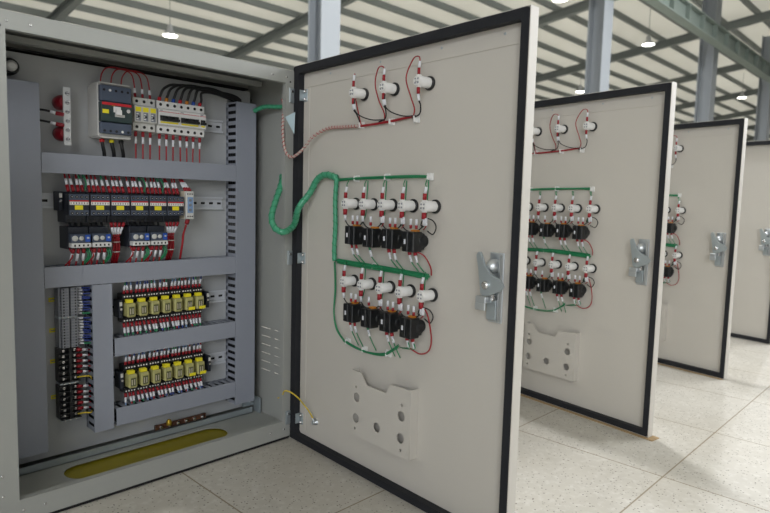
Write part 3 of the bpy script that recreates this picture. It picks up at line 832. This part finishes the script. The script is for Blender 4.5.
def button_proto():
    r = thing('push_button_switch', 'x', 'push button', (0,0,-5)); b = MB()
    b.lathe((0,-.0003,0), FACE, [(0,.0135),(.0045,.0142),(.0065,.0125),(.012,.0125)], M_BLACK, 20); b.build('mounting_nut', r)
    b = MB(); b.box((-.0155,-.0235,-.0175),(.0155,-.0126,.0175), M_BLACK, .002)
    b.box((-.0175,-.0505,-.0215),(-.0005,-.0237,.0215), M_BLACK, .0015); b.box((.0005,-.0505,-.0215),(.0175,-.0237,.0215), M_BLACK, .0015)
    b.lathe((0,-.0130,0), FACE, [(0,.0200),(.018,.0200),(.020,.0180)], M_BLACK, 20); b.build('contact_block', r)
    b = MB(); b.box((-.009,-.0335,.0207),(.007,-.0205,.0250), M_ORANGE, .0006); b.build('orange_clip', r)
    b = MB(); b.box((-.0105,-.0512,-.005),(-.0055,-.0506,.005), M_MARK); b.build('label', r); return r
LP, BP = lamp_proto(), button_proto()
def tie_proto():
    r = thing('cable_tie_mount', 'x', 'cable mount', (0,0,-5)); b = MB(); b.box((-.009,-.0035,-.008),(.009,-.0003,.008), M_WHITE, .0008); b.build('pad', r)
    b = MB(); b.box((-.0012,-.0125,-.0065),(.0012,-.0037,.0065), M_WHITE, .0005); b.build('strap', r); return r
TP = tie_proto()
TOPX = (.276,.3815,.490); COLX = (.2547,.3205,.3862,.4520,.5185)
DN = ['nearest','second','third']
def door_stuff(i):
    D = DOORM[i] @ T(0, SK, 0); dn = DN[i]; first = (0,0,2)[i]; tfirst = (0,0,1)[i]
    P3 = ('left','middle','right'); P5 = ('leftmost','second','middle','fourth','rightmost')
    def L(a, b_): return D @ T(a, 0, b_)
    for k in range(tfirst, 3):
        place(LP, L(TOPX[k], .911), '%s white indicator lamp of the top trio, %s cabinet door' % (P3[k], dn), 'white indicator lamps on the cabinet doors')
    for z, nm in ((.6530,'upper'),(.4648,'lower')):
        for k in range(first, 5):
            place(LP, L(COLX[k], z), '%s white lamp in the %s row of five, %s door' % (P5[k], nm, dn), 'white indicator lamps on the cabinet doors')
    for z, nm in ((.5795,'upper'),(.3940,'lower')):
        for k in range(max(first-1,0), 4):
            place(BP, L(.2895+.0655*k, z-(.002 if k%2 else 0)), '%s black push-button block in the %s row on the %s cabinet door' % (('leftmost','second','third','rightmost')[k], nm, dn), 'black push-button blocks on the cabinet doors')
    gl = 'on the %s door' % dn
    def w(pts, r, m, label, group, sl=(), name='wire', n=6, sub=6): return wire(pts, r, m, label+' '+gl, group+' '+gl, sl, name, D, n, sub)
    Y = -.036
    def stub(x, z, dx, up):      # sleeve + marker standing off the lamp terminal
        s = 1 if up else -1; a = (x, Y, z+s*.0132); b_ = (x+dx*.3, Y, z+s*.0265); c = (x+dx, Y+.002, z+s*.040)
        return a, b_, c
    # top trio
    for k in range(tfirst, 3):
        x = TOPX[k]; a, b_, c = stub(x, .911, .0005, True)
        if k == 0: pts = [a, c, (x-.003,Y+.006,.953),(x-.012,Y+.010,.945),(x-.010,Y+.014,.905),(x-.006,-.012,.860),(x-.004,-.006,.838)]
        elif k == 1: pts = [a, (x+.001,Y,.937),(x-.004,Y+.002,.955),(x-.026,Y+.006,.956),(x-.040,Y+.010,.925),(x-.034,Y+.016,.890),(x-.022,-.012,.858),(x-.030,-.006,.840)]
        else: pts = [a, c, (x-.006,Y+.004,.962),(x-.026,Y+.008,.960),(x-.048,Y+.010,.925),(x-.038,Y+.016,.885),(x-.034,-.012,.860),(x-.044,-.006,.843)]
        w(pts, .0014, M_RED, 'red wire looping up from the %s lamp, top trio' % P3[k], 'red loops of the top lamps', [(a, b_, .0032, M_REDS, 'red_sleeve'), (b_, c, .0028, M_MARK, 'marker_sleeve')])
        a, b_, c = stub(x, .911, .001, False)
        w([a, b_, c, (x-.002,Y+.010,.866-.003),(x-.018,-.012,.848),(x-.045,-.008,.842)] if k else [a, b_, c, (x+.002,Y+.010,.862),(x-.006,-.010,.846),(x-.018,-.006,.838)], .0015, M_BLACKW,
          'black wire looping down from the %s lamp, top trio' % P3[k], 'black loops of the top lamps', [(a, b_, .0034, M_REDS, 'red_sleeve'), (b_, c, .0030, M_MARK, 'marker_sleeve')])
        if k < 2:
            w([(x+.005,Y,.895),(x+.006,Y,.872),(x+.014,Y+.010,.858),(x+.040,-.012,.848),(x+.075,-.008,.846)], .0014, M_BLACKW, 'black wire running right from the %s lamp, top trio' % P3[k], 'black loops of the top lamps',
              [((x+.005,Y,.884),(x+.006,Y+.001,.872), .0028, M_MARK, 'marker_sleeve')])
    x0 = TOPX[tfirst]-.03
    w([(x0,-.006,.838),(x0+.06,-.0065,.838),(.38,-.006,.841),(.445,-.006,.846)], .0028, M_RED, 'red wire pair running horizontally under the top lamp trio', 'red wire run under the top lamps')
    for q, xx in enumerate(TOPX[tfirst:]):
        place(TP, L(xx-.006+(-.03 if q+tfirst == 2 else 0), .8395), 'small white adhesive mount under the %s top lamp, %s door' % (P3[q+tfirst], dn), 'white adhesive cable mounts')
    # rows
    for ri, z in enumerate((.6530,.4648)):
        zt = (.7120,.5180-.000)[ri]; rn = ('upper','lower')[ri]
        for k in range(first, 5):
            x = COLX[k]
            a, b_, c = stub(x, z, .002, True)
            w([a, b_, c, (x-.008,-.026,z+.046),(x-.018,-.012,zt-.003 if ri == 0 else .507)], .0012, M_GREEN, 'marked green wire above the %s lamp, %s row' % (P5[k], rn), 'marked wires above the lamps', [(a, b_, .0042, M_REDS, 'red_sleeve'), (b_, c, .0032, M_MARK, 'marker_sleeve')])
            a, b_, c = stub(x, z, -.001, False)
            if k < 4: pts = [a, b_, c, (x+.004,Y+.008,z-.052),(x+.020,Y+.014,z-.056),(x+.045,Y+.012,z-.048),(x+.060,Y+.006,z-.036)]
            else: pts = [a, b_, c, (x-.012,Y+.004,z-.040),(x-.004,Y+.004,z-.026),(x+.014,Y+.010,z-.028),(x+.022,Y+.014,z-.042),(x+.010,Y+.018,z-.058),(x-.008,-.016,z-.052)]
            w(pts, .0014, M_BLACKW, 'thin black loop below the %s lamp, %s row' % (P5[k], rn), 'black loops under the lamps', [(a, b_, .0052, M_REDS, 'red_sleeve'), (b_, c, .0030, M_MARK, 'marker_sleeve')])
            if k in (2,3,4):
                w([(x+.007,Y,z-.0245),(x+.007,Y,z-.040),(x-.006,-.030,z-.049)], .0013, M_RED, 'marked red wire below the %s lamp, %s row' % (P5[k], rn), 'marked wires under the lamps', [((x+.006,Y,z-.0245),(x+.007,Y,z-.040), .0028, M_MARK, 'marker_sleeve')])
            # green wire passing behind the lamp down to the button
            if k > first: w([(x-.017,-.008,zt-.004 if ri == 0 else .512),(x-.015,-.012,z+.02),(x-.017,-.012,z-.02),(x-.022,-.018,z-.046)], .0013, M_GREEN, 'green wire left of the %s lamp, %s row' % (P5[k], rn), 'green wires behind the lamps')
        zb = (.5795,.3940)[ri]
        for k in range(max(first-1,0), 4):
            x = .2895+.0655*k
            for dx in (-.008,.009):
                if k in (1,) and dx > 0: continue
                a = (x+dx,-.034,zb+.0208+(.0045 if dx<0 else .0045)); b_ = (x+dx,-.034,zb+.033); c = (x+dx,-.034,zb+.046)
                w([a, b_, c], .0012, M_GREEN, '%s marked wire atop the %s push-button block, %s row' % ('left' if dx < 0 else 'right', ORD[k], rn), 'marked wires on the push-button blocks', [(a, b_, .0030, M_REDS, 'red_sleeve'), (b_, c, .0028, M_MARK, 'marker_sleeve')])
                a = (x+dx,-.036,zb-.0212); b_ = (x+dx+.002,-.036,zb-.031); c = (x+dx+.006,-.034,zb-.046)
                e = (x+dx+.006,-.012,.512) if ri == 0 else ((x+dx+.004,-.011,.3100) if k < 3 else (x-.050+dx*.4,-.012,.334))
                w([a, b_, c, e], .0013, M_GREEN, '%s marked wire under the %s push-button block, %s row' % ('left' if dx < 0 else 'right', ORD[k], rn), 'marked wires on the push-button blocks', [(a, b_, .0030 if k < 2 else .0042, M_REDS if k != 1 else M_GREEN, 'sleeve'), (b_, c, .0028, M_MARK, 'marker_sleeve')])
    w([(.500,-.036,.557),(.514,-.026,.548),(.521,-.014,.525),(.520,-.010,.507)], .0016, M_RED, 'red wire dropping beside the rightmost lamps', 'red wires right of the lamp rows')
    w([(.516,-.034,.446),(.524,-.022,.425),(.530,-.014,.375),(.522,-.012,.345),(.500,-.016,.334),(.484,-.030,.345)], .0016, M_RED, 'red wire looping around the lower right push-button block', 'red wires right of the lamp rows')
    # green harness runs
    hx0 = .186 if i < 2 else .36
    def run(pts, m, r, label, spiral=True, n=10):
        root = thing('cable_harness', label+' '+gl, 'cable harness', mw=D, group='green wire harness runs '+gl)
        b = MB()
        if spiral == 2: b.tube(pts, r, M_GWRAP, n, 8)
        else:
            for q in range(4):
                o_ = (math.cos(q*PI/2)*r*.55, math.sin(q*PI/2)*r*.55); b.tube([(p[0]+(0 if abs(pts[0][0]-pts[-1][0]) > .05 else o_[1])+rnd(-.001,.001), p[1]+o_[0], p[2]+o_[1]+rnd(-.0015,.0015)) for p in pts], max(r*.45,.0012), m, 6, 7)
        b.build('wires', root)
        if spiral == 2:
            # a band wound round the run
            q = MB(); P = []; V = [Vector(p) for p in pts]; tot = 0; seg = []
            for a_, b2 in zip(V, V[1:]): seg.append((tot, tot+(b2-a_).length, a_, b2)); tot = seg[-1][1]
            N = int(tot/.0022); 
            for k in range(N+1):
                t_ = tot*k/N
                s_ = [s for s in seg if s[0] <= t_+1e-9][-1]; p = s_[2].lerp(s_[3], min(1,(t_-s_[0])/(s_[1]-s_[0])))
                dr = (s_[3]-s_[2]).normalized(); B = dr.cross(Vector((0,1,0))).normalized(); ang = t_/.019*2*PI
                P.append(p+(B*math.cos(ang)+Vector((0,1,0))*math.sin(ang))*(r*1.06))
            q.tube(P, .0009, M_GREEN, 5, 1); q.build('spiral_wrap', root)
        return root
    if i < 2:
        run([(.189,-.013,.716),(.184,-.013,.66),(.187,-.013,.60),(.184,-.013,.54),(.186,-.013,.507)], M_GREEN, .0058, 'thick green spiral-wrapped vertical trunk left of the lamp rows', 2)
        run([(.183,-.010,.505),(.188,-.010,.44),(.184,-.010,.375),(.196,-.010,.335),(.225,-.010,.310)], M_GREEN, .0022, 'thin green vertical run descending left of the lower lamps', False)
        run([(.225,-.010,.310),(.27,-.010,.303),(.32,-.010,.300),(.375,-.010,.306),(.412,-.010,.325),(.430,-.014,.338)], M_GREEN, .0028, 'thin green horizontal run under the lower button row', False)
    run([(hx0+.008,-.008,.7120),(.25,-.009,.7135) if i < 2 else (hx0+.02,-.009,.7135),(.33 if i < 2 else .42,-.009,.716),(.45,-.009,.7160),(.500,-.009,.7155)], M_GREEN, .0038, 'green wire run along the top of the upper lamp row', True)
    run([(hx0+.01,-.010,.5080),(.26 if i < 2 else hx0+.03,-.010,.5060),(.36 if i < 2 else .42,-.010,.5075),(.46,-.010,.5055),(.510,-.010,.503)], M_GREEN, .0066, 'green wire run between the upper buttons and the lower lamps', True)
    for x, z, nm in [(.255,.7135,'above the second lamp'),(.365,.716,'above the third lamp'),(.500,.7155,'at the right end of the top green run'),
                     (.235,.309,'at the left of the bottom green run'),(.300,.3015,'in the middle of the bottom green run'),(.385,.309,'at the right of the bottom green run'),(.330,.507,'on the middle green run')]:
        if i == 2 and x < .36: continue
        place(TP, L(x, z), 'white adhesive mount %s %s' % (nm, gl), 'white adhesive cable mounts')
for i in range(3): door_stuff(i)
tag(REST.build('wires'), 'thin red, green and black marked wires of the second and third cabinet doors', 'wires', kind='stuff')

# harnesses crossing the hinge of the nearest cabinet, in world coordinates
D0 = DOORM[0] @ T(0, SK, 0)
def dw(s, y, z): return tuple(D0 @ Vector((s, y, z)))
def world_harness(pts, r, core, wrap, label, pitch=.012, wr=.0022, ties=()):
    root = thing('cable_harness', label, 'cable harness', (0,0,0), 0, 'harnesses crossing from cabinet to door')
    V = [Vector(p) for p in pts]; Q = []
    for i in range(len(V)-1):
        p0 = V[max(i-1,0)]; p1 = V[i]; p2 = V[i+1]; p3 = V[min(i+2,len(V)-1)]
        for k in range(16):
            t = k/16; Q.append(.5*((2*p1)+(p2-p0)*t+(2*p0-5*p1+4*p2-p3)*t*t+(3*p1-p0-3*p2+p3)*t**3))
    Q.append(V[-1])
    b = MB(); b.tube(Q, r, core, 10, 1); b.build('wires', root)
    P = []; acc = 0; N = Vector((0,0,1))
    T0 = (Q[1]-Q[0]).normalized(); N = T0.orthogonal().normalized()
    for i in range(len(Q)-1):
        Td = (Q[i+1]-Q[i]).normalized(); N = (N-Td*N.dot(Td)).normalized(); B = Td.cross(N); L_ = (Q[i+1]-Q[i]).length
        n = max(1, int(L_/.0015))
        for k in range(n):
            a = (acc+L_*k/n)/pitch*2*PI; P.append(Q[i].lerp(Q[i+1], k/n)+(N*math.cos(a)+B*math.sin(a))*(r*1.05))
        acc += L_
    q = MB(); q.tube(P, wr, wrap, 5, 1); q.build('spiral_wrap', root)
    return root
world_harness([(.7320,.060,.722),(.7107,.030,.7056),(.674,.006,.656),(.6475,-.012,.612),(.6457,-.030,.584),(.660,-.050,.574),dw(.0290,-.032,.591),dw(.070,-.045,.637),dw(.0865,-.022,.677),dw(.1120,-.017,.712),dw(.145,-.014,.724),dw(.189,-.014,.716)],
              .0082, M_GWRAP, M_GREEN, 'thick green spiral-wrapped harness hanging in a loop from cabinet wall to nearest door', .020, .0009)
world_harness([(.700,.150,.905),(.712,.120,.915),(.728,.090,.915),(.7375,.050,.912)], .0060, M_GWRAP, M_GREEN, 'short green wrapped cable inside the cabinet top right corner', .016, .0008)
world_harness([(.7180,.040,.928),(.7078,.022,.905),(.6920,.004,.845),(.6880,-.012,.790),(.6947,-.032,.770),dw(.0660,-.034,.788),dw(.0962,-.022,.821),dw(.143,-.010,.840),dw(.20,-.008,.840),dw(.262,-.007,.838)],
              .0034, M_CLEARW, M_RED, 'thin red wires in clear spiral wrap looping from cabinet post to nearest door', .011, .0012)
wire([(.7040,.030,.100),(.7036,.010,.110),(.6950,-.012,.132),(.7007,-.030,.133),(.7129,-.050,.119),dw(.0880,-.030,.108),dw(.0960,-.022,.094),dw(.1030,-.012,.072)], .0019, M_YWIRE,
     'yellow earth wire bridging the cabinet post and the nearest door near the floor', 'yellow earth wire', [(dw(.1025,-.013,.074), dw(.103,-.010,.062), .0032, M_STEEL, 'lug')], n=7, sub=8)
r = thing('earth_stud', 'small steel earth stud low on the nearest door beside the yellow wire', 'stud', mw=D0 @ T(.103,0,.060))
b = MB(); b.lathe((0,-.0005,0), FACE, [(0,.008),(.003,.008),(.0032,.005),(.014,.005)], M_STEEL, 10); b.build('bolt', r)
r = thing('paper_tag', 'small pale blue paper tag hanging on the cabinet post near the upper hinge', 'tag', (.674,-.030,.8717))
b = MB(); b.prism([(0,0),(.032,.0167),(.030,-.041),(.019,-.026)], -.0008, 0, M_TAG); b.build('sheet', r)

# ------------------------------------------------------------------ floor and hall
C0 = Vector((-.2904,-1.3316,.6641)); SB = 1.5
def S(x, y, z): v = C0+(Vector((x,y,z))-C0)*SB; return (v.x, v.y, v.z)
b = MB(); b.box((-14,-16,FZ-.2),(58,22,FZ), floor_material()); tag(b.build('floor'), None, None, kind='structure')
RA = .126
def rz(y): return 4.4+RA*(5.43-y)
sheet = sheet_material()
b = MB(); x0, x1 = -6, 38; ya, yb = -8, 13.5
vs = [S(x0,ya,rz(ya)+.02),S(x1,ya,rz(ya)+.02),S(x1,yb,rz(yb)+.02),S(x0,yb,rz(yb)+.02)]
vs += [(x,y,z+.01) for x,y,z in vs]
b.add(vs, [(0,1,2,3),(7,6,5,4),(0,4,5,1),(1,5,6,2),(2,6,7,3),(3,7,4,0)], sheet); tag(b.build('ceiling'), None, None, kind='structure')
# side wall beyond the eaves and the gable wall on the right
b = MB(); p = S(-6,13.4,0); q = S(38,13.4,rz(13.4)); b.box((p[0],p[1],FZ),(q[0],p[1]+.2,q[2]), M_WALL); tag(b.build('wall_back'), None, None, kind='structure')
b = MB(); p = S(37.8,-8,0); b.box((p[0],p[1],FZ),(p[0]+.2,S(0,13.4,0)[1],6.0), M_WALL); tag(b.build('wall_right'), None, None, kind='structure')

b = MB(); b.box((-8.95,-11.2,FZ),(-8.75,S(0,13.4,0)[1],8.6), M_WALL); tag(b.build('wall_left_blocker'), None, None, kind='structure')  # unseen wall, added to hold back ambient world light from the left
b = MB(); b.box((-8.95,-11.4,FZ),(57,-11.2,9.4), M_WALL); tag(b.build('wall_front_blocker'), None, None, kind='structure')  # unseen wall, added to keep world light from entering at the front

def ibeam(b, a, c, hgt, wid, m, tf=.02):
    """I section from a to c (along X or along Y with slope)"""
    a = Vector(a); c = Vector(c); d = (c-a).normalized(); up = Vector((0,0,1)); sd = d.cross(up).normalized(); up = sd.cross(d)
    def bar(w0, w1, h0, h1):
        vs = []
        for p in (a, c):
            for s_, h_ in ((w0,h0),(w1,h0),(w1,h1),(w0,h1)): vs.append(p+sd*s_+up*h_)
        b.add(vs, [(0,1,2,3),(7,6,5,4),(0,4,5,1),(1,5,6,2),(2,6,7,3),(3,7,4,0)], m)
    bar(-wid/2, wid/2, -tf, 0); bar(-wid/2, wid/2, -hgt, -hgt+tf); bar(-tf/3, tf/3, -hgt+tf, -tf)
RXS = [-.4,3.4,6.85,10.6,14.3,18.1,21.9,25.6,29.4,33.2]
for k, x in enumerate(RXS):
    b = MB(); ibeam(b, S(x,-7.5,rz(-7.5)-.115), S(x,13.2,rz(13.2)-.115), .25, .17, M_STEELW)
    lab = ['behind the cabinet, out at far left','crossing above the left corner of the cabinet','meeting the cabinet top near the nearest column','hidden by the first door','passing the second column',
           'between the second and third columns','passing the third column','beyond the third column','passing the farthest column','at the far end of the hall'][k]
    tag(b.build('roof_rafter'), 'grey steel roof rafter %s' % lab, 'roof beam', 'steel roof rafters')
k = 0; y = 13.0
while y > -1.0:
    b = MB(); p = S(-5.8,y,rz(y)-.012); q = S(37.5,y,rz(y)-.012)
    # lipped channel section
    for a0, a1, h0, h1 in ((-.045,.045,-.010,0),(-.045,-.035,-.15,-.010),(-.045,.045,-.16,-.15)):
        b.box((p[0],p[1]+a0,p[2]+h0),(q[0],p[1]+a1,p[2]+h1), M_STEELW)
    tag(b.build('roof_purlin'), 'long grey roof purlin under the cream roofing, %s' % ('near the eaves' if y > 8.5 else 'above the doors' if y > 4.5 else 'high near the crane beam'), 'roof beam', 'roof purlins %s' % ('near the eaves' if y > 8.5 else 'above the doors' if y > 4.5 else 'near the crane beam'))
    y -= .635; k += 1
def column(x, y, wid, label):
    X, Y, _ = S(x, y, 0); top = S(x, y, rz(y)-.30)[2]; r = thing('steel_column', label, 'column', (X,Y,FZ), 0, 'steel columns of the hall')
    b = MB(); h = top-FZ; w2 = wid/2; d2 = wid*.42
    b.box((-w2,-d2,.03),(w2,-d2+.02,h), M_STEELC); b.box((-w2,d2-.02,.03),(w2,d2,h), M_STEELC); b.box((-.012,-d2+.02,.03),(.012,d2-.02,h), M_STEELC)
    b.build('shaft', r)
    b = MB(); b.box((-w2-.08,-d2-.08,0),(w2+.08,d2+.08,.03), M_STEELC); b.build('base_plate', r); return r
column(2.67,2.2,.27,'nearest pale steel column, rising behind the first open door')
column(7.15,2.2,.37,'second steel column, rising behind the second open door')
column(11.40,2.2,.42,'third steel column, greenish grey, under the crane beam')
column(15.5,2.2,.42,'farthest steel column at the right edge')
# crane runway beam with stiffeners
r = thing('crane_beam', 'deep grey-green crane runway beam with vertical stiffeners at upper right', 'crane beam', S(5,1.85,3.30))
b = MB(); L0 = S(34,0,0)[0]-S(5,0,0)[0]; Z1, Z0 = .37, 0.0
b.box((0,-.11,Z0),(L0,.11,Z0+.03), M_STEELD); b.box((0,-.11,Z1),(L0,.11,Z1+.03), M_STEELD); b.box((0,-.01,Z0+.03),(L0,.01,Z1), M_STEELD); b.build('girder', r)
for k in range(60):
    x = .4+k*.95
    if x > L0-.1: break
    b = MB(); b.box((x,-.105,.03),(x+.04,-.01,.37), M_STEELD); b.build('stiffener', r)
# hanging high-bay lamps
for k, (x, y, zz, lab) in enumerate(((4.464,8.175,3.2,'above the top edge of the open cabinet'),(12.3,3.61,3.9,'between the second and third columns'),(19.84,3.76,3.9,'at the far right near the farthest column'),
                  (14.77,6.26,3.6,'low, just over the second door'),(8.74,3.65,3.9,'at the top edge over the nearest door'),(23.9,3.89,3.9,'at the right frame edge'),
                  (1.6,3.65,3.9,'unseen, added for light above the open cabinet'),(1.6,0,3.9,'unseen, added for light straight above the first door'),(5.2,0,3.9,'unseen, added for light above the third door'),(8.8,0,3.9,'unseen, added for light, right end of front row'))):  # lamps outside the view are added for more light on doors and floor
    X, Y, Z = S(x, y, zz); top = S(x, y, rz(y))[2]
    r = thing('pendant_lamp', 'round pendant lamp hanging from the roof %s' % lab, 'lamp', (X,Y,Z), 0, 'pendant lamps under the roof')
    b = MB(); b.lathe((0,0,.012), (0,0,1), [(0,.19),(.02,.18),(.09,.10),(.12,.07),(.24,.06),(.26,.03)], M_LAMPW, 24); b.build('shade', r)
    b = MB(); b.lathe((0,0,0), (0,0,1), [(0,.165),(.010,.17)], M_LAMPE, 24); b.build('bulb_disc', r)
    b = MB(); b.cyl((0,0,.272),(0,0,top-Z), .008, M_STEELW, 6); b.build('rod', r)
    ld = bpy.data.lights.new('pendant_light', 'AREA'); ld.shape = 'DISK'; ld.size = .32; ld.energy = 135; ld.color = (.97,.98,1)
    lo = bpy.data.objects.new('pendant_light', ld); COL.objects.link(lo); lo.location = (X,Y,Z-.02)
# thin cardboard strips under the doors
def card(i, a, c, label):
    b = MB(); b.box((a,-.012,0),(c,.030,.0022), M_CARD); o = b.build('cardboard_strip'); o.matrix_world = DOORM[i] @ T(0,0,FZ); tag(o, label, 'cardboard', 'cardboard strips under the doors')
card(1,.20,.765,'brown cardboard strip on the floor under the second cabinet door')
card(2,.20,.740,'brown cardboard strip on the floor under the third cabinet door')

# ------------------------------------------------------------------ light
w = bpy.data.worlds.new('World'); SC.world = w; w.use_nodes = True
bg = w.node_tree.nodes['Background']; bg.inputs['Color'].default_value = (.95,.97,1.0,1); bg.inputs['Strength'].default_value = 3.0
def area(loc, rot, sx, sy, e, col=(1,1,1)):
    ld = bpy.data.lights.new('added_daylight', 'AREA'); ld.shape = 'RECTANGLE'; ld.size = sx; ld.size_y = sy; ld.energy = e; ld.color = col
    o = bpy.data.objects.new('added_daylight', ld); COL.objects.link(o); o.location = loc; o.rotation_euler = rot; return o
def aim(loc, to):
    return (Vector(to)-Vector(loc)).to_track_quat('-Z', 'Y').to_euler()
area((11,-5.5,4.6), aim((11,-5.5,4.6),(1,-.3,.5)), 5, 5, 1050, (.96,.98,1.0))      # added area light for daylight from the front right; no opening modelled
area((-7.8,-6.5,3.4), aim((-7.8,-6.5,3.4),(.8,-.2,.5)), 6, 4.5, 560, (.95,.97,1.0))      # added soft fill from the left to brighten the doors; no window modelled

# ------------------------------------------------------------------ camera
cam = bpy.data.cameras.new('camera'); co = bpy.data.objects.new('camera', cam); COL.objects.link(co)
yaw, pit, rol, f = .8046, -.0932, .0265, 604.92
Fv = Vector((math.sin(yaw)*math.cos(pit), math.cos(yaw)*math.cos(pit), math.sin(pit)))
Rv = Vector((math.cos(yaw), -math.sin(yaw), 0)); Uv = Rv.cross(Fv)
R2 = math.cos(rol)*Rv+math.sin(rol)*Uv; U2 = -math.sin(rol)*Rv+math.cos(rol)*Uv
co.matrix_world = Matrix(((R2.x,U2.x,-Fv.x,C0.x),(R2.y,U2.y,-Fv.y,C0.y),(R2.z,U2.z,-Fv.z,C0.z),(0,0,0,1)))
cam.sensor_width = 36; cam.lens = f/770*36; cam.clip_start = .05; cam.clip_end = 200
cam.dof.use_dof = True; cam.dof.focus_distance = 1.45; cam.dof.aperture_fstop = 5.0
SC.camera = co
vs_ = SC.view_settings; vs_.view_transform = 'Standard'; vs_.look = 'None'; vs_.gamma = 1; vs_.use_curve_mapping = False; vs_.exposure = 0.0
